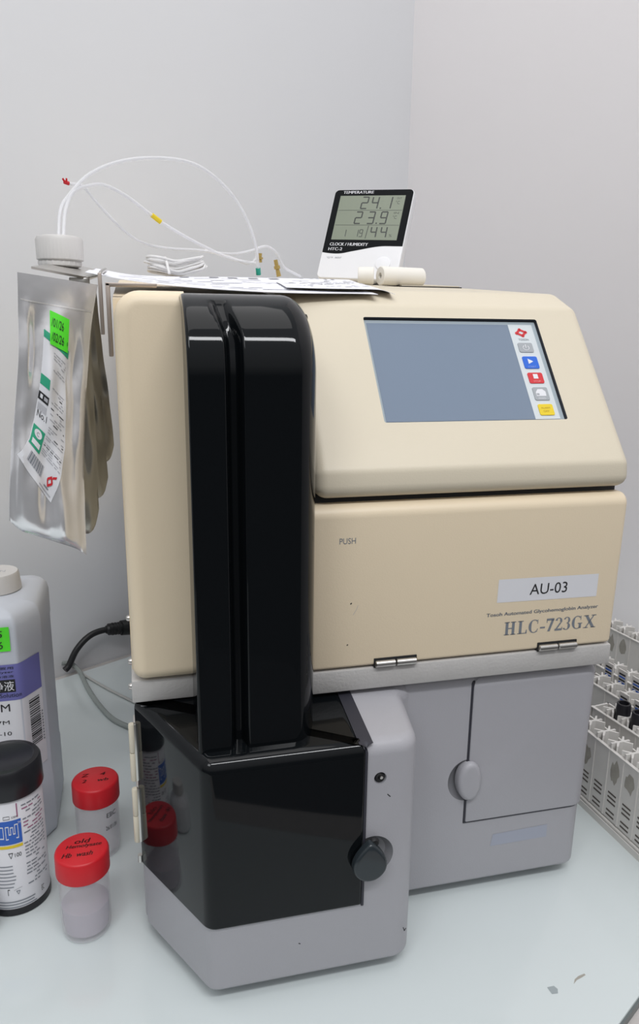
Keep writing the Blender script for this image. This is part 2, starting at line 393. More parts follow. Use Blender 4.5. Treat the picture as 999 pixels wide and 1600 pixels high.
for (y, z, ny, nz) in prof:
    ramp = 1 if z < 452 else max(0, 1-(z-452)/26.0)
    if z > 476: ramp = 0
    ramp = ramp**.6
    row = []
    for x, ins in sec:
        g_ = groove(x, z)*ramp; d = ins+g_
        step = 0
        row.append((x, y-ny*d, z-nz*d))
    x0 = sec[0][0]; x1 = sec[-1][0]
    row = [(44.0, 60, min(row[0][2], 472) if z < 480 else row[0][2])] + row + [(122.0, 60, min(row[-1][2], 455) if z < 480 else row[-1][2])]
    vs += row
for r in range(len(prof)-1):
    for i in range(NS-1): fs.append([r*NS+i, r*NS+i+1, (r+1)*NS+i+1, (r+1)*NS+i])
mb = MB(); mb.add(vs, fs, m_black); pt('tower_cover', mb, angle=60, label='tall glossy black grooved tower cover')
mb = MB(); rbox(mb, 118.5, 121.5, -14, 10, 203, 219, m_steel, .8); pt('tower_catch', mb, label='narrow metal catch beside the tower')
# front door
def flare(x, y, z): return (247.4+(x-247.4)*(1+.016*(z-221)/121), y, z)
dpf = fillet([(6, 221), (-15, 221), (-15.4, 342.3), (6, 342.3)][::-1], [2, 9, 2.5, 1], 7)
mb = MB(); loft(mb, dpf, 'x', 124, 370.8, m_cream, 4.5, 4.5, 5, warp=flare); fd = pt('front_door', mb, label='cream drop-down door marked PUSH')
fD = lambda u, v, h: (u, -15.0-.4*(v-221)/121-h, v)
for a, b in ((173.5, 205.3), (306, 338.5)):
    mb = MB(); rbox(mb, a-.8, b+.8, -15.8, -12, 219.3, 226.6, m_dark, .4); mid = (a+b)/2
    for q0, q1 in ((a, mid-.4), (mid+.4, b)):
        lathe(mb, (q0, -16.4, 222.6), [(2.0, 0), (2.6, .5), (2.6, q1-q0-.5), (2.0, q1-q0)], m_steel, 20, 'x')
    pt('door_hinge', mb, fd, label='polished steel hinge')
mb = MB(); flat(mb, [(268.3, 262.3), (352.6, 261.2), (352.8, 279.6), (268.6, 280.6)], fD, m_labelw, .15)
text(mb, 'AU-03', 294.8, 266.6, 31.5, 8.6, fD, m_ink, .3, shear=.03); pt('printed_sticker', mb, fd, label='white sticker reading AU-03')
mb = MB(); text(mb, 'PUSH', 144.9, 315.2, 11.8, 4.3, fD, m_grink, .15); pt('push_lettering', mb, fd, label='small grey word PUSH'); mb = MB()
# serif model number drawn from strokes
def serif(mb, s, u0, v0, H, fn, m):
    W = {'H': .86, 'L': .70, 'C': .74, '-': .42, '7': .56, '2': .56, '3': .54, 'G': .80, 'X': .86}
    tot = sum(W[c] for c in s); k = 79.5/(tot*H); u = u0
    def arc(cx, cy, rx, ry, a0, a1, w0, w1, n=12):
        for i in range(n):
            t0 = math.radians(a0+(a1-a0)*i/n); t1 = math.radians(a0+(a1-a0)*(i+1)/n)
            q = []
            for t in (t0, t1):
                w = w0+(w1-w0)*abs(math.cos(t)); q.append(((cx+(rx)*math.cos(t), cy+(ry)*math.sin(t)), (cx+(rx-w)*math.cos(t), cy+(ry-w0)*math.sin(t))))
            P([q[0][0], q[1][0], q[1][1], q[0][1]])
    def P(pts): flat(mb, [(u+x*H*k, v0+y*H) for x, y in pts], fn, m, .15)
    def Rr(x0, y0, x1, y1): P([(x0, y0), (x1, y0), (x1, y1), (x0, y1)])
    for c in s:
        if c == 'H':
            for x in (.13, .53): Rr(x, 0, x+.17, 1); Rr(x-.08, 0, x+.25, .06); Rr(x-.08, .94, x+.25, 1)
            Rr(.3, .46, .53, .54)
        elif c == 'L':
            Rr(.13, 0, .30, 1); Rr(.04, .94, .40, 1); Rr(.04, 0, .64, .06); P([(.64, 0), (.64, .3), (.60, .3), (.54, .05)])
        elif c in 'CG':
            arc(.40, .5, .36, .52, 50, 310, .06, .18); Rr(.60, .68, .64, 1)
            if c == 'G': Rr(.52, 0.04, .67, .42); Rr(.44, .39, .74, .45)
            else: P([(.62, .16), (.66, .28), (.62, .30), (.55, .10)])
        elif c == '-': Rr(.05, .28, .37, .40)
        elif c == '7':
            Rr(.04, .84, .52, 1); P([(.36, .9), (.52, .9), (.28, 0), (.12, 0)]); Rr(.04, .68, .08, .9)
        elif c == '2':
            arc(.27, .74, .23, .27, -20, 170, .06, .15); P([(.34, .60), (.50, .68), (.20, .14), (.04, .06)]); Rr(.03, 0, .50, .15); Rr(.48, .05, .52, .26)
        elif c == '3':
            arc(.24, .75, .22, .26, -80, 160, .06, .14); arc(.22, .28, .26, .29, -150, 85, .06, .16)
        elif c == 'X':
            P([(.08, 1), (.28, 1), (.78, 0), (.58, 0)]); P([(.66, 1), (.74, 1), (.20, 0), (.12, 0)])
            for x in (.02, .52): Rr(x, 0, x+.32, .06); Rr(x, .94, x+.32, 1)
        u += W[c]*H*k
serif(mb, 'HLC-723GX', 275.4, 235.3, 10.6, fD, m_grink); pt('model_lettering', mb, fd, label='large grey serif model number'); mb = MB()
text(mb, 'Tosoh Automated Glycohemoglobin Analyzer', 260.6, 250.6, 94.5, 3.6, fD, m_grink, .15, bold=.14)
pt('name_lettering', mb, fd, label='small grey line of product wording')
for P, w, m in (([(156, 262), (158.5, 266), (159.5, 269)], .25, m_faint), ([(154, 270.5), (154.6, 271)], .9, m_ink), ([(152, 239), (152.5, 239.4)], .8, m_ink)):
    mb = MB(); stroke(mb, P, w, fD, m); pt('scuff_mark', mb, fd)
# console with the sloped panel
tdir = Vector((59.5, 73.8)).normalized()                   # (y,z) up the panel
cprof = fillet([(520, 347), (-15.6, 346.6), (-12.6, 366.5), (78.2, 478.6), (109, 491), (278, 502.5), (440, 513), (520, 516.5)][::-1], [12, 1, 1, 20, 14, 11, 9.7, 12], 6)
mb = MB(); loft(mb, cprof, 'x', 127.8, 373.2, m_cream2, 9.5, 9.5, 8); con = mb.build('console_housing', an)
PO = Vector((11.8, 395.2)); pn = Vector((-tdir.y, tdir.x))  # panel normal pointing at the viewer/up
def fS(u, v, h): p = PO + tdir*v + pn*h; return (u, p.x, p.y)
mb = MB()
q = fillet([(184, 0), (330.4, 0), (330.4, 94.6), (184, 94.6)], 1.6, 3)
vs = [fS(u, v, -2.6) for u, v in q]+[fS(u, v, 4) for u, v in q]; n = len(q)
mb.add(vs, [[i, (i+1) % n, n+(i+1) % n, n+i] for i in range(n)]+[list(range(n))[::-1], [n+i for i in range(n)]], m_seam); carve(con, mb.build('c'))
con['label'] = 'cream console with sloped display panel'
mb = MB(); flatrect(mb, 184.5, .5, 329.9, 94.1, fS, m_bezel, -2.3); pt('screen_bezel', mb, con, recalc=False, label='blue-grey inner frame')
mb = MB(); flatrect(mb, 186.6, 2.2, 305.4, 91, fS, m_screen, -2.0); pt('touch_screen', mb, con, recalc=False, label='switched-off blue-grey touch screen')
mb = MB(); flat(mb, [(305.4, 2.2), (326.3, 2.2), (326.3, 91), (305.4, 91)], fS, mat('strip_white', (.62, .66, .68), .4), -1.9)
cx, cy = 315.1, 83
for a in range(4):
    t0 = math.radians(90*a+10); px, py = cx+4.0*math.cos(t0), cy+3.0*math.sin(t0)
    flat(mb, [(px+1.5*math.cos(2*math.pi*i/12), py+1.5*math.sin(2*math.pi*i/12)) for i in range(12)], fS, m_red, -1.7)
for a in range(4):
    t0 = math.radians(90*a+10); t1 = math.radians(90*a+100)
    stroke(mb, [(cx+4*math.cos(t0), cy+3*math.sin(t0)), (cx+4*math.cos(t1), cy+3*math.sin(t1))], 2.0, fS, m_red, -1.65)
text(mb, 'TOSOH', 311.2, 75.3, 8.6, 1.9, fS, m_grink, -1.6); pt('control_strip', mb, con, recalc=False, label='white strip with red emblem')
def button(name, u0, v0, u1, v1, m, deco, label):
    mb = MB(); q = fillet(rect(u0, v0, u1, v1), 1.3, 3); n = len(q)
    mb.add([fS(u, v, -1.9) for u, v in q]+[fS(u, v, -1.3) for u, v in q], [[i, (i+1) % n, n+(i+1) % n, n+i] for i in range(n)]+[[n+i for i in range(n)]], m)
    deco(mb); pt(name, mb, con, label=label)
def d_power(mb):
    P = [(315.2+2.6*math.cos(math.radians(a)), 68.0+2.2*math.sin(math.radians(a))) for a in range(125, 416, 20)]; stroke(mb, P, .6, fS, m_labelw, -1.2); stroke(mb, [(315.2, 68), (315.2, 71)], .6, fS, m_labelw, -1.2)
def d_start(mb): flat(mb, [(313.4, 52.4), (317.8, 54.8), (313.4, 57.4)], fS, m_labelw, -1.2); text(mb, 'START', 312, 49, 7, 1.6, fS, mat('pale_blue', (.25, .35, .7), .5), -1.2)
def d_stop(mb): flatrect(mb, 313.8, 38.6, 317.8, 42.8, fS, m_labelw, -1.2); text(mb, 'STOP', 313, 35.3, 6, 1.6, fS, mat('pale_red', (.75, .3, .3), .5), -1.2)
def d_print(mb): flat(mb, [(311.8, 22.5), (320, 22.5), (320.2, 26.5), (318, 28.8), (314, 28.8), (311.8, 26)], fS, m_labelw, -1.2); flatrect(mb, 312.2, 23.3, 314.4, 25, fS, m_key, -1.1); text(mb, 'FEED', 313, 19.8, 6, 1.3, fS, m_labelw, -1.2)
def d_yel(mb):
    text(mb, 'ALARM', 312.3, 11, 7.5, 1.6, fS, mat('brown_ink', (.45, .3, .02), .5), -1.2); text(mb, 'OFF', 313.5, 8, 5, 1.6, fS, bpy.data.materials['brown_ink'], -1.2)
button('power_button', 308.9, 63.8, 321.4, 72.8, m_key, d_power, 'grey power button')
button('start_button', 309.2, 48.2, 321.9, 59.6, m_bblue, d_start, 'blue start button with a play triangle')
button('stop_button', 309.5, 34.4, 322.1, 44.2, m_red, d_stop, 'red stop button with a square')
button('printer_button', 309.8, 18.9, 322.4, 30.6, m_key, d_print, 'grey printer button')
button('alarm_button', 310.2, 5.4, 322.5, 15.2, m_yellow, d_yel, 'yellow button')
# printer lid on the top
def ztop(y):
    P = [(60, 482.5), (109, 491), (278, 502.5), (440, 513), (520, 516.5)]
    for (a, za), (b, zb) in zip(P, P[1:]):
        if y <= b: return za+(zb-za)*(y-a)/(b-a)
    return 520
fC = lambda u, v, h: (u, v, ztop(v)+h)
mb = MB()
for (a, b, c, d, m, h0, h1) in ((292, 420, 362, 290, m_dark, -1, 1.0), (294, 418, 360, 292, m_cream2, 0, 2.0)):
    q = [(a, b), (c, b), (c, d), (a, d)]; vs = [fC(u, v, h0) for u, v in q]+[fC(u, v, h1) for u, v in q]
    mb.add(vs, [[0, 1, 2, 3], [4, 5, 6, 7], [0, 1, 5, 4], [1, 2, 6, 5], [2, 3, 7, 6], [3, 0, 4, 7]], m)
pt('printer_lid', mb, con)
# side hinges low on the left
for z0, z1 in ((136, 182), (84, 129)):
    mb = MB()
    for a, b in ((z0, (z0+z1)/2-.3), ((z0+z1)/2+.3, z1)): lathe(mb, (-1.6, 9, a), [(2.2, 0), (2.5, .6), (2.5, b-a-.6), (2.2, b-a)], mat('cream_hinge', (.66, .60, .48), .35) if 'cream_hinge' not in bpy.data.materials else bpy.data.materials['cream_hinge'], 18)
    rbox(mb, -.6, 2.2, 7, 22, z0, z1, m_steel, .4); pt('side_hinge', mb, label='cream barrel hinge')
mb = MB(); lathe(mb, (-.4, 9, 66), [(1.8, 0), (1.8, 6)], m_steel, 14); pt('hinge_pin', mb)

# ------------------------------------------------------------------ sheets of paper on top
def ribbon(mb, front, back, m, thick=.35, nv=8, wob=1.0, sub=6):
    A = smooth_path(front, sub); B = smooth_path(back, sub); n = min(len(A), len(B)); vs = []
    for side in (0, 1):
        for j in range(nv+1):
            for i in range(n):
                t = j/nv; p = A[i].lerp(B[i], t); p = p+Vector((0, 0, wob*math.sin(i*.55+j*.8)*math.sin(math.pi*t)*.6 - side*thick)); vs.append(p)
    fs = []; o = (nv+1)*n
    for j in range(nv):
        for i in range(n-1):
            a = j*n+i; fs.append([a, a+1, a+n+1, a+n]); fs.append([o+a, o+a+n, o+a+n+1, o+a+1])
    rim = [i for i in range(n)]+[j*n+n-1 for j in range(1, nv+1)]+[nv*n+i for i in range(n-2, -1, -1)]+[j*n for j in range(nv-1, 0, -1)]
    for k in range(len(rim)): a, b = rim[k], rim[(k+1) % len(rim)]; fs.append([a, b, b+o, a+o])
    mb.add(vs, fs, m)
    def fn(u, v, h):
        x = u*(n-1); i = min(int(x), n-2); f = x-i; a = A[i].lerp(A[i+1], f); b = B[i].lerp(B[i+1], f); p = a.lerp(b, v)
        return p+Vector((0, 0, wob*math.sin(x*.55+v*nv*.8)*math.sin(math.pi*v)*.6+h))
    return fn
def paper(front, back, label, dense):
    c = front[2]; t = thing('printed_sheet', (c[0], c[1], c[2]-3), label, 'paper', None); mb = MB()
    fn = ribbon(mb, front, back, m_paper); pt('sheet', mb, t)
    mb = MB(); rr = random.Random(dense)
    for r in range(9):
        v = .12+.08*r; u = .12
        while u < .85:
            w = rr.uniform(.02, .10)
            if rr.random() < .5: flatrect(mb, u, v, u+w, v+.022, fn, m_pale, .5, 2, 1)
            u += w+.015
    for u in (.34, .45, .52, .60, .68): flatrect(mb, u, .86, u+.035, .93, fn, m_faint, .5, 1, 1)
    pt('print_rows', mb, t, recalc=False)
paper([(-17.3, 60, 496), (10.7, 50, 491), (44.5, 45, 487.6), (90.5, 58, 486), (136, 73, 486), (184, 84, 487), (199, 81, 486.6)],
      [(-15, 200, 507.5), (15, 215, 504), (55, 232, 504.5), (95, 236, 505.4), (135, 240, 505.8), (175, 245, 506), (196, 248, 506.4)],
      'long white printed sheet lying across the black tower and curling over its left end', 1)
paper([(128, 88, 490.6), (145, 90, 490.6), (160, 90, 490.6), (176, 92, 490.8), (192, 94, 491), (205, 90, 490.4), (214, 84, 487)],
      [(150, 300, 509.4), (165, 302, 509.6), (182, 304, 509.8), (198, 304, 510), (214, 304, 510), (228, 300, 509.8), (236, 296, 509.5)],
      'second white sheet under the thermometer, its right front corner bent down over the console edge', 2)

# ------------------------------------------------------------------ paper rolls in front of the thermometer
def roll(c, d, L, r, ri, label, base):
    t = thing('paper_roll', base, label, 'paper roll', 'paper rolls beside the thermometer')
    mb = MB(); d = Vector(d).normalized(); s_ = Vector((-d.y, d.x, 0)); u_ = Vector((0, 0, 1)); n = 36; vs = []; fs = []
    rings = [(ri, 0), (r-.8, 0), (r, .8), (r, L-.8), (r-.8, L), (ri, L)]
    for rr, h in rings:
        for i in range(n): a = 2*math.pi*i/n; vs.append(Vector(c)+d*h+s_*rr*math.cos(a)+u_*rr*math.sin(a))
    for k in range(6):
        for i in range(n): j = (i+1) % n; k2 = (k+1) % 6; fs.append([k*n+i, k*n+j, k2*n+j, k2*n+i])
    mb.add(vs, fs, m_roll); return t, mb
t, mb = roll((272, 300, 514.6), (.98, .2, 0), 52, 9.8, 3.2, 'larger cream paper roll lying on the console before the thermometer', (305, 325, 508)); pt('rolled_paper', mb, t)
t2, mb = roll((249, 306, 514.3), (.95, -.28, 0), 17, 9.0, 3.6, 'small white paper roll left of the larger cream one', (258, 320, 508)); pt('rolled_paper', mb, t2)

# ------------------------------------------------------------------ thermometer / hygrometer
O = Vector((230.98, 416.08, 524.7)); yw, ln, rl = -.619, .432, -.045
ux = Vector((math.cos(yw), math.sin(yw), 0)); uy = Vector((-math.sin(ln)*math.sin(yw), math.sin(ln)*math.cos(yw), math.cos(ln)))
ta = ux*math.cos(rl)+uy*math.sin(rl); tb = -ux*math.sin(rl)+uy*math.cos(rl); tn = ta.cross(tb)   # tn points to the viewer
def fH(u, v, h): return O+ta*u+tb*v+tn*h
th = thing('digital_thermometer', (275, 400, 513), 'white desk thermometer-hygrometer with black front and grey display leaning on the console top', 'thermometer')
mb = MB(); loft(mb, fillet([(0, -7.5), (100, -7.5), (100, 108), (0, 108)], [6, 6, 6, 6], 6), 'z', -14, 0, m_white, 2, 1.5, 4, warp=lambda x, y, z: tuple(fH(x, y, z))); pt('case', mb, th)
q = [(0.8, 25.5)]
for i in range(1, 25):
    x = .8+98.4*i/24; s_ = max(0, min(1, (x-22)/58)); q.append((x, 25.5-1.6*math.sin(math.pi*min(1, x/36))+9.0*(s_*s_*(3-2*s_))))
q += fillet([(99.2, 60), (99.2, 107.2), (.8, 107.2), (.8, 60)], [.01, 5.2, 5.2, .01], 6)[0:]
mb = MB(); flat(mb, q, fH, mat('black_front', (.004, .005, .006), .5, spec=.12), .15); pt('front_panel', mb, th, recalc=False, label='black front panel')
for s_, u, v, w, hh, m, bo in (('TEMPERATURE', 11.5, 102.2, 38.5, 3.6, m_labelw, .15), ('CLOCK / HUMIDITY', 8.5, 34.2, 48, 3.8, m_labelw, .15), ('HTC-2', 8, 28, 17.5, 3.8, m_labelw, .15), ('°C/°F', 8, 17.6, 8, 2.2, m_grink, 0), ('IN/OUT', 19, 17.6, 8, 2.2, m_grink, 0)):
    mb = MB(); text(mb, s_, u, v, w, hh, fH, m, .3, bold=bo); pt('lettering', mb, th, recalc=False)
mb = MB(); flat(mb, rect(8.7, 42, 90.6, 99.5), fH, m_lcd, .3); lcd = pt('display', mb, th, recalc=False, label='grey-green liquid crystal display')
mb = MB()
for s_, xs, y0 in (('241', (37.5, 50.5, 69), 82.5), ('239', (33.5, 49.5, 65), 63)):
    for c_, x in zip(s_, xs): seg7(mb, c_, x-(2 if c_ == '1' else 0), y0, 7.4, 15, 1.7, lambda u, v, h: fH(u+.05*(v-y0), v, h+.25), m_lcdseg)
flatrect(mb, 61.5, 82, 63.3, 83.8, fH, m_lcdseg, .35); flatrect(mb, 60.4, 62.5, 62.2, 64.3, fH, m_lcdseg, .35)
for c_, x in zip('44', (57, 69.5)): seg7(mb, c_, x, 45.5, 6.6, 13, 1.6, lambda u, v, h: fH(u, v, h+.25), m_lcdseg)
for c_, x in zip('119', (22, 37.5, 43)): seg7(mb, c_, x, 46, 3.6, 9, .9, lambda u, v, h: fH(u, v, h+.25), m_lcdseg)
stroke(mb, [(10, 80.2), (90, 80.2)], .5, fH, m_lcdseg, .35); stroke(mb, [(10, 61), (90, 61)], .5, fH, m_lcdseg, .35); stroke(mb, [(51.5, 44), (52.5, 60)], .9, fH, m_lcdseg, .35)
for y in (88, 69): text(mb, '°C', 80, y, 5, 4.5, fH, m_lcdseg, .35); text(mb, 'IN' if y < 80 else 'OUT', 80.5, y+6.5, 6, 2.4, fH, m_lcdseg, .35)
text(mb, '%', 80, 46, 3.5, 3.5, fH, m_lcdseg, .35); pt('digits', mb, lcd, recalc=False)
mb = MB(); loft(mb, [(80+9.5*math.cos(2*math.pi*i/30), 12.5+8.5*math.sin(2*math.pi*i/30)) for i in range(30)], 'z', -.5, 1.0, m_white, 0, .8, 3, warp=lambda x, y, z: tuple(fH(x, y, z))); pt('round_button', mb, th)
mb = MB(); loft(mb, fillet(rect(25, 20, 75, 52), 2, 2), 'z', -3, 0, m_white, .5, .5, 2, warp=lambda x, y, z: tuple(fH(x, 14, -14)+(Vector((0, 0, -1))*.0)+Vector((ta*(x-0))-ta*x)+tn*(z)+Vector((0, 0, -1))*0+(-tn*.72-tb*.70)*(y-20)*.62))
pt('fold_out_stand', mb, th)

# ------------------------------------------------------------------ bag rack on the left shoulder
rk = thing('bag_hanger_rack', (-2, 60, 478), 'dull steel hanger plate and angle bracket on the upper left shoulder of the analyzer', 'hanger rack')
mb = MB(); rbox(mb, -3.6, -.9, 26, 36, 441, 487.8, m_bracket, .5); rbox(mb, -3.6, 29, 26, 36, 485.6, 487.9, m_bracket, .5); rbox(mb, -8.2, -5.8, 30, 36, 455, 494, m_bracket, .5)
pt('angle_bracket', mb, rk)
mb = MB(); q = [(-51.2, 55, 498.3), (-16.1, 90, 494), (-4, 190, 504.5), (-42.8, 190, 511)]
for hh in (0, 1.6): mb.v += [(x, y, z-hh) for x, y, z in q]
mb.mats = [m_steel]; mb.f = [[0, 1, 2, 3], [7, 6, 5, 4]]+[[i, (i+1) % 4, 4+(i+1) % 4, 4+i] for i in range(4)]; mb.m = [0]*6; pl = pt('hanger_plate', mb, rk)
mb = MB(); rbox(mb, -30, -16, 86, 92, 487.5, 493.6, m_steel, .6); pt('hanger_tab', mb, rk)
mb = MB(); tube(mb, [(-20, 92, 494), (-6, 80, 497), (-4, 60, 498), (-7, 40, 494), (-7, 33, 486), (-7, 33, 470)], 1.1, m_steel, 8); pt('hook_wire', mb, rk)
# white cap with its neck, on the plate
bt = thing('reagent_bottle_top', (-40, 140, 503), 'white screw-capped bottle neck standing on the steel hanger plate', 'bottle')
rib = lambda a, h: .012*math.cos(40*a)
mb = MB(); lathe(mb, (-39.5, 140, 503.5), [(13, 0), (15.6, 1), (16, 3.2), (15.4, 4.6), (12, 5)], m_capw, 48, wob=lambda a, h: .02*math.cos(24*a)); pt('tamper_ring', mb, bt)
mb = MB(); lathe(mb, (-39, 140, 508.2), [(16, 0), (17.2, .8), (17.3, 15), (16, 17.4), (12, 18.2), (0, 18.2)], m_capw, 80, wob=rib); pt('screw_cap', mb, bt)
# reagent bags
def bag(BL, BR, TL, TR, m, name_label, bulge, detail):
    c = (Vector(TL)+Vector(TR))/2; t = thing('reagent_bag', tuple(c), name_label, 'reagent bag', 'foil reagent bags hanging beside the analyzer')
    TL, TR, BL, BR = map(Vector, (TL, TR, BL, BR)); nrm = ((TR-TL).cross(TL-BL)).normalized()
    if nrm.dot(Vector((10, -500, 460))-TL) < 0: nrm = -nrm
    NU, NV = 26, 44; rr = random.Random(detail)
    ph = [rr.uniform(0, 6) for _ in range(8)]
    def surf(s, t_, h, side=1):
        # rounded lower corners
        sc_ = s; 
        ks = max(0, abs(s-.5)*2-.55)/.45; t_ = t_*(1-((.03 if s < .5 else -.012) if detail < 10 else .11)*ks**2.2)
        p = TL.lerp(TR, sc_).lerp(BL.lerp(BR, sc_), t_)
        if detail < 10: p = p+(TR-TL).normalized()*(-5.2*s*math.sin(math.pi*min(1, t_)**.85)+1.8*(1-s)*math.sin(5.5*t_))
        edge = max(0, min(1, min(s, 1-s)/.13)); edge = edge*edge*(3-2*edge); top = max(0, min(1, (t_-.09)/.12)); bot = max(0, min(1, (1-t_)/.05))
        b = bulge*(.25+.9*t_**1.3)*(math.sin(math.pi*s)**.7)*edge*top*bot**.6
        w = (1.1*math.sin(9*s+7*t_+ph[0])+.8*math.sin(16*t_-5*s+ph[1])+.7*math.sin(24*s-11*t_+ph[2])+.5*math.sin(31*t_+13*s+ph[3]))*edge*top*bot
        w += (1.9*math.sin(13*s+1.6*math.sin(4.2*t_+ph[6]))+1.0*math.sin(21*s+3*t_+ph[7]))*edge*top*bot*(1.0 if detail < 10 else .5)
        w += .9*math.sin(11*t_+ph[4])*(1-edge)+.5*math.sin(25*t_+ph[5])*(1-edge)
        return p+nrm*((b+w)*side if side > 0 else (-b*.6+w*.7)) + nrm*(h*side)
    mb = MB(); vs = []; fs = []
    for side in (1, -1):
        for j in range(NV+1):
            for i in range(NU+1): vs.append(surf(i/NU, j/NV, .3, side))
    o = (NU+1)*(NV+1)
    for j in range(NV):
        for i in range(NU):
            a = j*(NU+1)+i; fs.append([a, a+1, a+NU+2, a+NU+1]); fs.append([o+a, o+a+NU+1, o+a+NU+2, o+a+1])
    rim = list(range(NU+1))+[j*(NU+1)+NU for j in range(1, NV+1)]+[NV*(NU+1)+i for i in range(NU-1, -1, -1)]+[j*(NU+1) for j in range(NV-1, 0, -1)]
    for k in range(len(rim)): a, b = rim[k], rim[(k+1) % len(rim)]; fs.append([a, b, b+o, a+o])
    mb.add(vs, fs, m); pt('foil_pouch', mb, t, angle=70)
    mb = MB(); 
    for y in (.095,): 
        for i in range(20): s0 = .03+.94*i/20; mb.add([surf(s0, y, .5), surf(s0+.047, y, .5), surf(s0+.047, y+.006, .5), surf(s0, y+.006, .5)], [[0, 1, 2, 3]], mat('foil_seam', (.72, .70, .69), .4, metal=.5) if 'foil_seam' not in bpy.data.materials else bpy.data.materials['foil_seam'])
    pt('heat_seal', mb, t, recalc=False)
    return t, surf
t1, sf = bag((-76, 42, 324), (-28.4, 56, 299.5), (-58.4, 42, 493.7), (-9.4, 60, 487.8), m_foil, 'silver foil reagent bag nearest the camera, with printed label and green note', 9, 3)
Lk = [(.19, .33), (.30, .32), (.42, .29), (.53, .255), (.61, .20), (.70, .06)]
Rk = [(.255, .69), (.37, .665), (.49, .69), (.61, .695), (.72, .62), (.84, .50)]
def pl_(K, b):
    x = b*(len(K)-1); i = min(int(x), len(K)-2); f = x-i; return (K[i][0]+(K[i+1][0]-K[i][0])*f, K[i][1]+(K[i+1][1]-K[i][1])*f)
def fB(u, v, h):
    a = pl_(Lk, v); b = pl_(Rk, v); return sf(a[1]+(b[1]-a[1])*u, a[0]+(b[0]-a[0])*u, .6+h)
mb = MB(); flatrect(mb, 0, 0, 1, 1, fB, m_labelw, .2, 14, 48); lb = pt('printed_label', mb, t1, recalc=False, label='long white reagent label with green bands')
mb = MB()
flatrect(mb, 0, 0, 1, .05, fB, m_dgreen, .5, 12, 3); flatrect(mb, 0, .29, .28, .355, fB, m_dgreen, .5, 4, 3); flatrect(mb, 0, .40, .30, .455, fB, m_ink, .5, 4, 3)
flatrect(mb, .05, .412, .12, .44, fB, m_labelw, .75); flatrect(mb, .16, .415, .27, .44, fB, m_faint, .75)
for i in range(8): flatrect(mb, .03+.033*i, .475, .045+.033*i, .525, fB, m_faint, .5, 1, 2)
text(mb, 'No.1', .05, .40, .27, .045, lambda u, v, h: fB(u, 1-v-.03, h), m_ink, .5)
flatrect(mb, .02, .645, .36, .83, fB, m_dgreen, .5, 6, 8)
flat(mb, [(.19+.11*math.cos(2*math.pi*i/20), .70+.038*math.sin(2*math.pi*i/20)) for i in range(20)], fB, m_labelw, .75); flatrect(mb, .07, .765, .31, .81, fB, m_labelw, .75, 3, 2)
text(mb, 'C', .15, .28, .07, .035, lambda u, v, h: fB(u, 1-v, h), m_grink, .9)
for i in range(15): flatrect(mb, .16+.03*i, .86, .16+.03*i+(.018 if i % 3 else .026), .94, fB, m_grink if i % 2 else m_faint, .5, 1, 5)
rr = random.Random(5)
for r in range(40):
    v = .075+.0185*r; u = .40
    if r % 7 == 5 or .22 < v < .30: continue
    while u < .92:
        w = rr.uniform(.05, .2); w = min(w, .94-u)
        if rr.random() < .72: flatrect(mb, u, v, u+w, v+.006, fB, m_faint if r % 5 else m_ink, .5, 2, 1)
        u += w+.03
stroke(mb, [(.76, .90), (.82, .87), (.88, .90), (.81, .935), (.76, .90)], .02, fB, m_red, .6); stroke(mb, [(.85, .865), (.91, .845)], .018, fB, m_red, .6); flatrect(mb, .72, .95, .86, .958, fB, m_grink, .5); flatrect(mb, .60, .975, .95, .982, fB, m_faint, .5, 3, 1)
pt('label_print', mb, lb, recalc=False)
fN = lambda u, v, h: sf(.40+.265*u, .118+.122*v+.022*u, 1.6+h)
mb = MB(); flatrect(mb, 0, 0, 1, 1, fN, m_green, 0, 6, 6)
fN2 = lambda u, v, h: fN(u, 1-v, h)
text(mb, '/01/26', .06, .56, .62, .26, fN2, m_ink, .4, shear=.1); text(mb, '/02/26', .06, .14, .66, .26, fN2, m_ink, .4, shear=.1); stroke(mb, [(.93, .2), (.93, .3)], .03, fN2, m_ink, .4); pt('sticky_note', mb, t1, recalc=False, label='fluorescent green handwritten date note')
for i, (br, dl) in enumerate((((-19, 84, 304), 0), ((-11, 104, 327), 1), ((-5, 124, 352), 2))):
    tr_ = Vector((-17+1.5*i, 84+20*i, 488+1.0*i)); tl_ = tr_-Vector((42, 15, -5)); b2 = Vector(br); bl_ = b2-Vector((47, 15, -10))
    bag(tuple(bl_), tuple(b2), tuple(tl_), tuple(tr_), m_foilb, ['dull foil bag directly behind the labelled one, hanging lowest of the three behind', 'dull foil bag in the middle of the three behind the labelled one', 'dark foil bag farthest back in the hanging row, closest to the analyzer'][i], 4, 20+i)

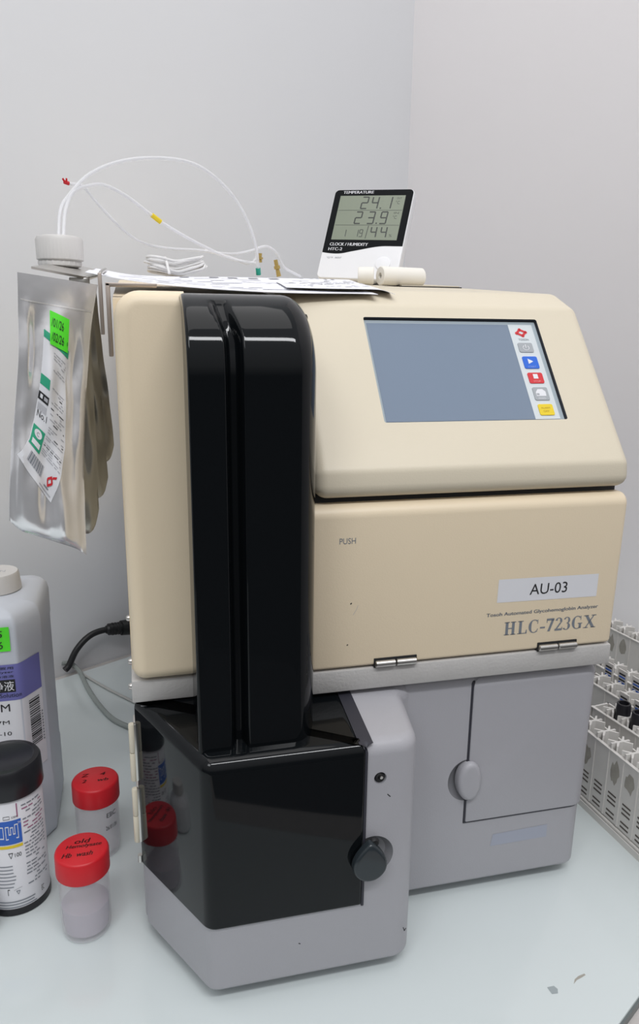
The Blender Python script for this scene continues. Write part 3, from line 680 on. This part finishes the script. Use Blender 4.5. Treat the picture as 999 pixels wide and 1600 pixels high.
# ------------------------------------------------------------------ tubing, fittings, cable
def tubing(name, pts, r, m, label, cat, n=10):
    t = thing(name, pts[0], label, cat); mb = MB(); tube(mb, pts, r, m, n); pt('tube', mb, t); return t
ta_ = tubing('reagent_tubing', [(-40.2, 150, 524), (-38.3, 160, 546.9), (-31.5, 170, 560.4), (-15.3, 180, 578.5), (10.1, 190, 591.4), (41.6, 200, 597.5), (71.7, 210, 596.1), (97.5, 220, 582.1), (116.9, 230, 560.2), (128.9, 240, 533.8), (132.8, 250, 511.6)], 1.5, m_tube, 'white reagent tubing in the tallest arch, from the white cap down to the green fitting', 'tubing')
mb = MB(); tube(mb, [(132.3, 249, 515), (133, 250.6, 509)], 2.4, m_teal, 12, False); pt('green_ferrule', mb, ta_, label='green end ferrule')
tb_ = tubing('reagent_tubing', [(-36.8, 150, 524), (-34.6, 160.9, 547.2), (-28.1, 171.8, 563.2), (-16, 182.7, 570.3), (-3.7, 193.6, 572.7), (14, 204.5, 566.2), (37.6, 215.5, 551.2), (62.8, 226.4, 538.5), (83.7, 237.3, 530.3), (105.7, 248.2, 522.9), (128.7, 259.1, 520.3), (134.9, 270, 522)], 1.5, m_tube, 'white reagent tubing with a yellow band, in the lower arch from the white cap', 'tubing')
mb = MB(); tube(mb, [(33.5, 213.7, 554.0), (37.6, 215.5, 551.2), (41, 217, 549.0)], 2.1, m_yellow, 12, False); pt('yellow_band', mb, tb_, label='yellow marker band')
tc_ = tubing('loose_tubing', [(-32.8, 200, 573.7), (-22.2, 208.3, 573.1), (-12.8, 216.7, 563.2), (4.7, 225, 545.7), (23.4, 233.3, 533.4), (46.2, 241.7, 529.5), (76, 250, 529.5), (107, 258.3, 527.8), (128.1, 266.7, 532.1), (144.1, 275, 537.5), (156.5, 283.3, 532.6), (166.7, 291.7, 519.4), (185.3, 300, 511.6)], 1.3, m_tube, 'loose white tubing with a dark red tip sweeping low behind the paper', 'tubing')
mb = MB(); tube(mb, [(-36.5, 198, 574.5), (-33, 200, 573.8)], 1.6, m_redcap, 8, False); tube(mb, [(-36, 198, 574.2), (-37.4, 197, 577)], .8, m_redcap, 6, False); tube(mb, [(-34.6, 198, 574.2), (-34.4, 197, 577.2)], .8, m_redcap, 6, False); pt('red_tip', mb, tc_, label='dark red end tip')
tubing('loose_tubing', [(83, 262, 531), (108.5, 270, 525.8), (124.1, 270, 520.5), (133, 272, 524), (134.2, 274, 531)], 1.3, m_tube, 'short white tubing end curling up to the left brass fitting', 'tubing')
for p, q, lab in (((138.1, 272, 522), (137.8, 272, 530.5), 'small brass fitting on the left, upright at the tubing ends'), ((156, 285, 526), (159.5, 285, 510), 'larger brass fitting on the right, leaning on the white sheet')):
    t = thing('brass_fitting', (q[0], q[1], min(p[2], q[2])), lab, 'fitting', 'brass tube fittings'); mb = MB()
    P = Vector(p); Q = Vector(q); tube(mb, [P, P.lerp(Q, .35), P.lerp(Q, .36), P.lerp(Q, .55), P.lerp(Q, .56), Q], [2.0, 2.0, 3.1, 3.1, 1.9, 2.4], m_brass, 10, False); pt('body', mb, t)
# coiled cable
t = thing('coiled_cable', (50, 230, 506), 'small bundle of coiled white cable lying behind the sheet of paper', 'cable'); mb = MB(); pts = []
for k in range(7):
    rx = 25+1.5*math.sin(k*2.1); ry = 13+k*.6; cz = 507+k*1.9
    for i in range(12):
        a = 2*math.pi*i/12; x = rx*math.cos(a); y = ry*math.sin(a); pinch = .35+.65*(abs(x)/rx); 
        pts.append((54+x+2*math.sin(k), 236+y*pinch+1.5*math.cos(k*1.7), cz+6.5*(abs(x)/rx-.3)*(1 if x > 0 else .6)+math.sin(k+i)*.8))
tube(mb, pts, 1.15, m_cable, 8); pt('cable_loops', mb, t)
mb = MB(); tube(mb, [(47, 219, 506), (45, 228, 518), (45, 243, 520), (48, 252, 508)], 1.3, m_cable, 8); pt('cable_tie', mb, t)

# ------------------------------------------------------------------ power cord and clear hose
t = thing('power_cord', (-60, 535, 0), 'black mains cord curving from the back of the analyzer down to the table edge', 'cord')
mb = MB(); tube(mb, [(-10, 538, 41), (-42.7, 524, 45.3), (-63.6, 512, 43), (-80.7, 502, 29), (-91.9, 496, 9), (-97, 492, 4.6)], 4.3, m_rubber, 12); pt('cord', mb, t)
mb = MB(); PL = lambda x: (x, 538-(-10-x)*.43, 41-(x+10)*.13)
tube(mb, [PL(-42), PL(-39), PL(-38.9), PL(-22), PL(-21.9), PL(-3)], [5.6, 6.8, 8.2, 8.2, 10.5, 11.5], m_rubber, 16, False)
for x in (-34, -30, -26): tube(mb, [PL(x), PL(x+1.6)], 8.9, m_rubber, 14, False)
pt('plug', mb, t)
t = thing('clear_hose', (-50, 430, 0), 'clear flexible hose looping over the glass behind the red-capped cups', 'hose')
mb = MB(); tube(mb, [(-100, 508, 6), (-90, 502, 5), (-77, 487, 3.2), (-60, 440, 3.2), (-45, 395, 3.2), (-28, 350, 3.2), (-8, 318, 3.2), (10, 300, 3.2)] if 0 else [(-102, 506, 9), (-90, 508, 6), (-77.3, 485.3, 3.2), (-66, 440, 3.2), (-50, 390, 3.2), (-30, 345, 3.2), (-4, 315, 3.2)], 3.0, m_hose, 10); pt('hose', mb, t)
t = thing('clear_hose', (-50, 430, 0), 'thin clear line running straight across the glass to the analyzer side', 'hose')
mb = MB(); tube(mb, [(-92, 512, 2), (-70, 475, 1.9), (-40, 430, 1.9), (-4, 383, 1.9)], 1.7, mat('cloudy_hose', (.42, .42, .40), .35), 10); pt('hose', mb, t)

# ------------------------------------------------------------------ wash solution jug
jg = thing('plastic_jug', (-131, 186, 0), 'large cloudy white wash-solution jug with violet label behind the black-lidded canister', 'jug')
jx0, jx1, jy0, jy1 = -192, -77, 128, 238
def jpoly(k): 
    cx_, cy_ = (jx0+jx1)/2, (jy0+jy1)/2
    P = fillet([(jx0+20, jy0), (jx1-17, jy0), (jx1, jy0+26), (jx1, jy1-10), (jx1-10, jy1), (jx0+10, jy1), (jx0, jy1-10), (jx0, jy0+20)], [4, 4, 4, 8, 8, 8, 8, 4], 3)
    return [(cx_+(x-cx_)*k, cy_+(y-cy_)*k) for x, y in P]
rings = [(.94, 0), (.985, 3), (1, 8), (1, 60), (.99, 62), (.99, 190), (1.0, 193), (1, 215), (.975, 222), (.91, 226.5), (.7, 229), (.40, 229.5)]
mb = MB(); vs = []; fs = []; n = len(jpoly(1))
for k, z in rings: vs += [(x, y, z) for x, y in jpoly(k)]
for r in range(len(rings)-1):
    for i in range(n): j = (i+1) % n; fs.append([r*n+i, r*n+j, (r+1)*n+j, (r+1)*n+i])
fs += [list(range(n))[::-1], [(len(rings)-1)*n+i for i in range(n)]]
mb.add(vs, fs, m_hdpe); jb = pt('body', mb, jg)
mb = MB(); lathe(mb, (-117, 190, 218), [(20, 0), (20, 8), (17.5, 9), (17.4, 11), (21.5, 12), (20, 26.5), (19, 28), (0, 28)], m_capw, 60, wob=lambda a, h: .006*math.cos(36*a)); jc = pt('screw_cap', mb, jg)
mb = MB(); text(mb, 'OPEN', -126, 187, 18, 5, lambda u, v, h: (u, v, 246+h), m_faint, .2); pt('cap_mark', mb, jc, recalc=False)
# label follows the front face, the chamfer and a little of the side
Pj = [(jx0+20, jy0), (jx1-17, jy0), (jx1, jy0+26)]
def fJ(u, v, h):
    # u mm measured from the chamfer's left edge (negative = on the front face)
    c = Vector((jx1-17, jy0)); d = Vector((17, 26)).normalized()
    k = .99; ctr = Vector(((jx0+jx1)/2, (jy0+jy1)/2))
    if u <= 0: p = c+Vector((u, 0)); n_ = Vector((0, -1))
    else: p = c+d*u; n_ = Vector((d.y, -d.x))
    if abs(u) < 4: n_ = (Vector((0, -1))*(4-u)/8+Vector((d.y, -d.x))*(4+u)/8).normalized(); p = p-n_*(.9*(1-abs(u)/4))
    p = ctr+(p-ctr)*k+n_*h; return (p.x, p.y, v)
def lrect(mb, u0, v0, u1, v1, m, h): flatrect(mb, u0, v0, u1, v1, fJ, m, h, max(1, int((u1-u0)/2)), 1)
mb = MB(); lrect(mb, -80, 78, 25.5, 151, m_labelw, .5); lrect(mb, -80, 150, 25.5, 183, m_purple, .7); lb = pt('wash_label', mb, jg, recalc=False, label='violet and white wash solution label')
mb = MB()
lrect(mb, -78, 158, -3.5, 169.5, m_ink, 1.0); text(mb, '洗浄液', -30, 159.2, 25.5, 9, fJ, m_labelw, 1.2); text(mb, 'Hemolysis & Wash Solution', -60, 152, 61, 5, fJ, m_ink, 1.0)
for i, v in enumerate((171.2, 175, 178.8)): text(mb, ['専用希釈洗浄溶液', 'for auto analyzer', '自動分析装置用'][i], -44, v, 40, 2.4, fJ, m_ink, 1.0)
text(mb, '17M', -27, 140, 17.5, 7, fJ, m_ink, .8); text(mb, '17M', -24, 128, 13, 3.6, fJ, m_ink, .8); text(mb, '5-10', -24, 117.5, 14, 3.6, fJ, m_ink, .8)
rr = random.Random(8); v = 101
while v < 144: w = rr.choice((.7, 1.0, 1.6)); lrect(mb, 8, v, 21, v+w, m_ink, .9); v += w+rr.choice((.8, 1.1, 1.4))
for v in range(100, 128, 3): lrect(mb, 22.6, v, 24, v+1.6, m_grink, .9)
pt('label_print', mb, lb, recalc=False)
mb = MB(); lrect(mb, -41, 195.5, -4.5, 217, m_green, 1.6); text(mb, '5', -14.5, 208, 4.2, 6, fJ, m_ink, 2.0, shear=.1); text(mb, '/26', -22, 198, 11.5, 6.6, fJ, m_ink, 2.0, shear=.1); pt('sticky_note', mb, jg, recalc=False, label='fluorescent green handwritten note')

# ------------------------------------------------------------------ test strip canister
cn = thing('test_strip_canister', (-101, 78, 0), 'white labelled canister with a wide black lid, in front of the wash jug', 'canister')
cC = Vector((-101.5, 76)); CR = 26
mb = MB(); lathe(mb, (cC.x, cC.y, 0), [(23, 0), (CR-1, 1), (CR-.6, 4), (CR-.6, 104), (CR-2, 106), (0, 106)], m_labelw, 72); bd = pt('body', mb, cn)
mb = MB(); lathe(mb, (cC.x, cC.y, 0), [(22.5, .0), (CR-.2, .8), (CR-.2, 6.5), (CR-1, 7)], m_blackp, 72); pt('dark_base', mb, cn, label='dark base rim')
mb = MB(); lathe(mb, (cC.x, cC.y, 98), [(CR-2.5, 0), (CR-1.4, .5), (CR-1.2, 5), (CR+.9, 6.2), (CR+1.2, 7), (CR+.4, 28), (CR-1, 30), (CR-4.5, 30.6), (CR-6, 29.4), (0, 29)], m_blackp, 90, wob=lambda a, h: .002*math.cos(90*a)); pt('lid', mb, cn, label='wide matt black lid')
def fK(u, v, h):   # u degrees around, 0 facing the camera, v height
    a = math.radians(-80+u); r = CR-.55+h; return (cC.x+r*math.cos(a), cC.y+r*math.sin(a), v)
def krect(mb, u0, v0, u1, v1, m, h): flatrect(mb, u0, v0, u1, v1, fK, m, h, max(1, int(abs(u1-u0)/4)), 1)
mb = MB(); krect(mb, -50, 66, 16, 87, m_blue, .25); krect(mb, -50, 62.5, 16, 65, m_yellow, .25)
for P in ([(-30, 72), (-30, 82), (-14, 82), (-14, 72), (-30, 72)], [(-10, 82), (-10, 71), (10, 71), (10, 83), (5, 83), (5, 75), (2, 75), (2, 81), (-2, 81), (-2, 75), (-5, 75), (-5, 82), (-10, 82)]): stroke(mb, P, 1.0, fK, m_labelw, .5)
text(mb, 'TM', 10.5, 83, 5, 2, fK, m_labelw, .5)
stroke(mb, [(-9, 58), (-2, 58), (-5.5, 53.5), (-9, 58)], .7, fK, m_ink, .3); text(mb, '100', 1, 54, 11, 3.6, fK, m_ink, .3)
krect(mb, 10, 89, 12, 101, m_pink, .3); stroke(mb, [(-12, 88.5), (-12, 91), (-2, 91), (-2, 88.5), (-12, 88.5)], .4, fK, m_ink, .3); text(mb, 'SCREW', 1, 88.7, 10, 1.8, fK, m_ink, .3)
rr = random.Random(3)
for r in range(24):
    v = 97-r*3.1; u = 18+rr.uniform(0, 2)
    while u < 62:
        w = rr.uniform(4, 12)
        if rr.random() < .75: krect(mb, u, v, min(u+w, 66), v+1.0, m_pink if r in (1, 5, 6, 7) else m_grink, .3)
        u += w+2
for r in range(7): krect(mb, -60, 46-r*3.2, rr.uniform(-8, 4), 46.8-r*3.2, m_grink, .3)
for r in range(3): krect(mb, -60, 13-r*2.6, rr.uniform(26, 36), 13.9-r*2.6, m_grink, .3)
stroke(mb, [(-16, 20), (-16, 25), (-13, 25)], .8, fK, m_ink, .3); stroke(mb, [(-2, 23), (4, 23), (1, 20), (-2, 23)], .7, fK, m_grink, .3); stroke(mb, [(-6, 24), (8, 26)], .4, fK, m_faint, .3)
text(mb, 'EC', 44, 12, 6, 5, fK, m_ink, .3)
pt('label_print', mb, cn, recalc=False, label='printed label with blue and yellow logo')
# pale bottle at the frame's left edge
t = thing('white_bottle', (-128, 49, 0), 'smooth white bottle cut by the left edge of the picture, before the canister', 'bottle')
mb = MB(); lathe(mb, (-129, 42, 0), [(11, 0), (15.5, 2), (17, 6), (17, 30), (15.5, 36), (9, 42), (8, 44)], m_white, 48); pt('body', mb, t)
mb = MB(); lathe(mb, (-129, 42, 43), [(9, 0), (9.6, .6), (9.2, 12), (8, 13), (0, 13)], m_capw, 40); pt('cap', mb, t)

# ------------------------------------------------------------------ specimen cups
def cup(x, y, hgt, r, label, lid_marks, side_marks, liquid):
    t = thing('specimen_cup', (x, y, 0), label, 'specimen cup', 'red-capped specimen cups'); b = r*.93
    mb = MB(); lathe(mb, (x, y, 0), [(0, 1.2), (b*.72, 1.0), (b*.75, .2), (b*.93, 1.2), (b*.98, 5), (b, 12), (b, hgt-20), (b+.3, hgt-19), (b+.3, hgt-6), (b-.9, hgt-6), (b-.9, 14), (b*.9, 5), (b*.75, 3.0), (0, 3.0)], m_frost, 56); cb = pt('cup_body', mb, t)
    if liquid:
        mb = MB(); lathe(mb, (x, y, 0), [(0, 3.1), (b*.74, 3.1), (b*.88, 5.2), (b-1.1, 14), (b-1.1, liquid), (b-1.8, liquid+.4), (0, liquid)], m_liquid, 48); pt('liquid', mb, t, label='pale violet liquid')
    mb = MB(); wob = lambda a, h: (.006*math.cos(64*a) if h > 1 else 0)
    lathe(mb, (x, y, hgt-18), [(r-1.6, 0), (r-.1, 0), (r, .8), (r-.2, 16), (r-1, 17.5), (r-2, 18), (0, 18)], m_redcap, 128, wob=wob); ld_ = pt('red_lid', mb, t, label='ribbed red screw lid')
    mb = MB(); fn = lambda u, v, h: (x+u, y+v, hgt+h)
    for s_, u, v, w, hh in lid_marks: text(mb, s_, u, v, w, hh, fn, m_redink, .12, bold=.2, shear=.25)
    pt('handwriting', mb, ld_, recalc=False)
    if side_marks:
        mb = MB(); fn = lambda u, v, h: (x+(b+h)*math.cos(math.radians(-80+u)), y+(b+h)*math.sin(math.radians(-80+u)), v)
        for s_, u, v, w, hh in side_marks: text(mb, s_, u, v, w, hh, fn, m_ink, .15)
        pt('side_handwriting', mb, t, recalc=False)
cup(-44, 26, 72, 20.2, 'nearer red-capped specimen cup, half filled, in front of the other cup', [('old', -6, 6, 11, 5), ('Hemolysate', -12, 0, 26, 5), ('Hb  wash', -14, -9, 22, 5)], None, 26)
cup(-38, 118, 72, 20.2, 'farther red-capped specimen cup with EBC written on its side, standing behind the nearer cup', [('Z    4', -12, 4, 20, 4.5), ('2    wb', -11, -5, 22, 4.5)], [('EBC', 18, 42, 30, 4.5), ('26/01/26', 14, 30, 36, 4)], 0)

# ------------------------------------------------------------------ sample racks
PITCH = 20.2
def rack(p0, ang, zb, label, nb=9, tags=False, base_ledge=True, smear=0, zw=82):
    """p0 = far-left outer corner of the visible side wall; the rack runs toward the viewer"""
    d = Vector((math.sin(ang), -math.cos(ang))); s_ = Vector((math.cos(ang), math.sin(ang)))
    def fn(a, b, z): p = Vector(p0)+d*a+s_*b; return (p.x, p.y, z+zb)
    L = nb*PITCH; Wd = 23
    t = thing('sample_rack', fn(L/2, Wd/2, 0), label, 'sample rack', 'white sample tube racks right of the analyzer')
    def box(mb, a0, a1, b0, b1, z0, z1, m): 
        vs = [fn(a, b, z) for z in (z0, z1) for a, b in ((a0, b0), (a1, b0), (a1, b1), (a0, b1))]
        mb.add(vs, [[3, 2, 1, 0], [4, 5, 6, 7]]+[[i, (i+1) % 4, 4+(i+1) % 4, 4+i] for i in range(4)], m)
    mb = MB(); box(mb, 0, L, .6, Wd, 7, 10, m_rack); box(mb, 0, L, .6, 2.4, 7, zw, m_rack); box(mb, 0, L, Wd-1.8, Wd, 7, zw, m_rack)
    box(mb, 0, 2, .6, Wd, 7, zw, m_rack); box(mb, L-2, L, .6, Wd, 7, zw, m_rack)
    for i in range(nb+1): box(mb, i*PITCH-.7 if i else 0, i*PITCH+.7, -.2, 1, 10, zw, m_rack); 
    box(mb, 0, L, -.4, 2.8, zw-.6, zw+.6, m_rack)
    body = pt('rack_body', mb, t, angle=20)
    mb = MB(); box(mb, -2, L+2, -2.4, Wd+2, 0, 3, m_rack); box(mb, -2, L+2, -3.2, -2.2, 0, 6.5, m_rack); box(mb, -2, L+2, -1.6, .8, 4, 8.5, m_rack); pt('rack_foot', mb, t, angle=20)
    mb = MB()
    for i in range(1, nb+1):
        a = i*PITCH; 
        if i == nb: continue
        pts = [(a-1, 1.8), (a-1, 8), (a-5.5, 11), (a-5.5, 13.2), (a-1, 11.5), (a, 15), (a-4.5, 18), (a-4.5, 20.2), (a, 18.4), (a+1, 21.5), (a+2.4, 21.5), (a+2, 18.4), (a+6, 20.2), (a+6, 18), (a+2, 15), (a+2, 11.5), (a+6, 13.2), (a+6, 11), (a+1.4, 8), (a+1.4, 1.8)]
        pts = [(a-1, 1.6), (a-1, 7), (a-6.5, 2.6), (a-7.2, 4), (a-1.2, 10), (a-1.2, 14), (a-7.2, 20), (a-6.5, 21.4), (a-1, 17), (a-1, 22), (a+1, 22), (a+1, 17), (a+6.5, 21.4), (a+7.2, 20), (a+1.2, 14), (a+1.2, 10), (a+7.2, 4), (a+6.5, 2.6), (a+1, 7), (a+1, 1.6)]
        n = len(pts); vs = [fn(p[0], p[1], 10) for p in pts]+[fn(p[0], p[1], zw+6) for p in pts]
        mb.add(vs, [[k, (k+1) % n, n+(k+1) % n, n+k] for k in range(n)]+[[n+k for k in range(n)]], m_rack)
    pt('tube_dividers', mb, t, angle=20)
    mb = MB()
    for i in range(nb):
        a = i*PITCH
        for k in range(6):
            z = 13+k*4.6
            if k == 2: continue
            box(mb, a+4.5, a+15.5, .35, .75, z, z+1.7, m_rackslot)  # dark brown bars laid on the wall, no openings cut
    pt('vent_slots', mb, t, label='rows of narrow dark slots')
    if smear:
        rr = random.Random(smear); f2 = lambda u, v, h: fn(u, .55-h, v)
        for i in range(nb):
            a = i*PITCH+10; zc = rr.uniform(56, 62); top = smear == 9
            if rr.random() < .75:
                mb = MB(); flat(mb, [(a+rr.uniform(4.5, 7)*math.cos(k*.45), (zc+12 if top else zc)+rr.uniform(6, 14)*math.sin(k*.45)) for k in range(14)], f2, m_smear, .15)
                pt('tape_residue', mb, t, recalc=False, label='brownish patch of old tape')
    if tags:
        for i in range(1, nb):
            a = i*PITCH; mb = MB(); box(mb, a-6.5, a+6.5, 22.8, 24.2, 14, zw+20, m_rack)
            for k in range(5): box(mb, a-4.4, a+4.4, 22.5, 22.85, zw+1+k*3.3, zw+2.8+k*3.3, m_blue if k % 2 else m_ink)
            pt('barcode_tab', mb, t, angle=20, label='upright tab with blue barcode')
    return fn
rack((426.4, 110), math.radians(3.6), 0, 'sample rack nearest the analyzer, its slotted side facing the camera', 8, smear=2, zw=79)
f2_ = rack((458.6, 123), math.radians(9), 0, 'second sample rack out from the analyzer, holding black-capped tubes', 8, tags=True, zw=81)
rack((487, 190), math.radians(9), 0, 'third sample rack out, between the tube-filled rack and the empty ones', 9, tags=True, zw=81)
rack((520, 232), math.radians(9.5), 0, 'fourth sample rack out, one row before the farthest', 10, zw=80)
rack((583, 330), math.radians(9), 0, 'farthest sample rack, standing nearest the wall with taped bays', 11, smear=9, zw=90)
for k, i in enumerate((1, 2, 3, 4)):
    c = f2_((i+.5)*PITCH+1, 12, 10); 
    t = thing('sample_tube', c, ['black-capped sample tube seen at the back end of the second rack', 'black-capped sample tube one bay nearer, at the right edge of the picture', 'black-capped sample tube, third bay in the second rack', 'black-capped sample tube, fourth bay in the second rack'][k], 'sample tube', 'black-capped tubes in the rack')
    mb = MB(); lathe(mb, c, [(0, 0), (4.5, 1), (6.2, 5), (6.4, 66), (5.6, 66), (5.4, 6), (0, 4)], m_frost, 24); pt('glass_tube', mb, t)
    mb = MB(); lathe(mb, (c[0], c[1], c[2]+62), [(8.2, 0), (8.4, 1), (6.8, 25), (6.4, 26), (4.9, 26), (4.7, 22), (0, 21.6)], m_blackp, 36, wob=lambda a, h: .01*math.cos(24*a)); pt('tube_cap', mb, t)
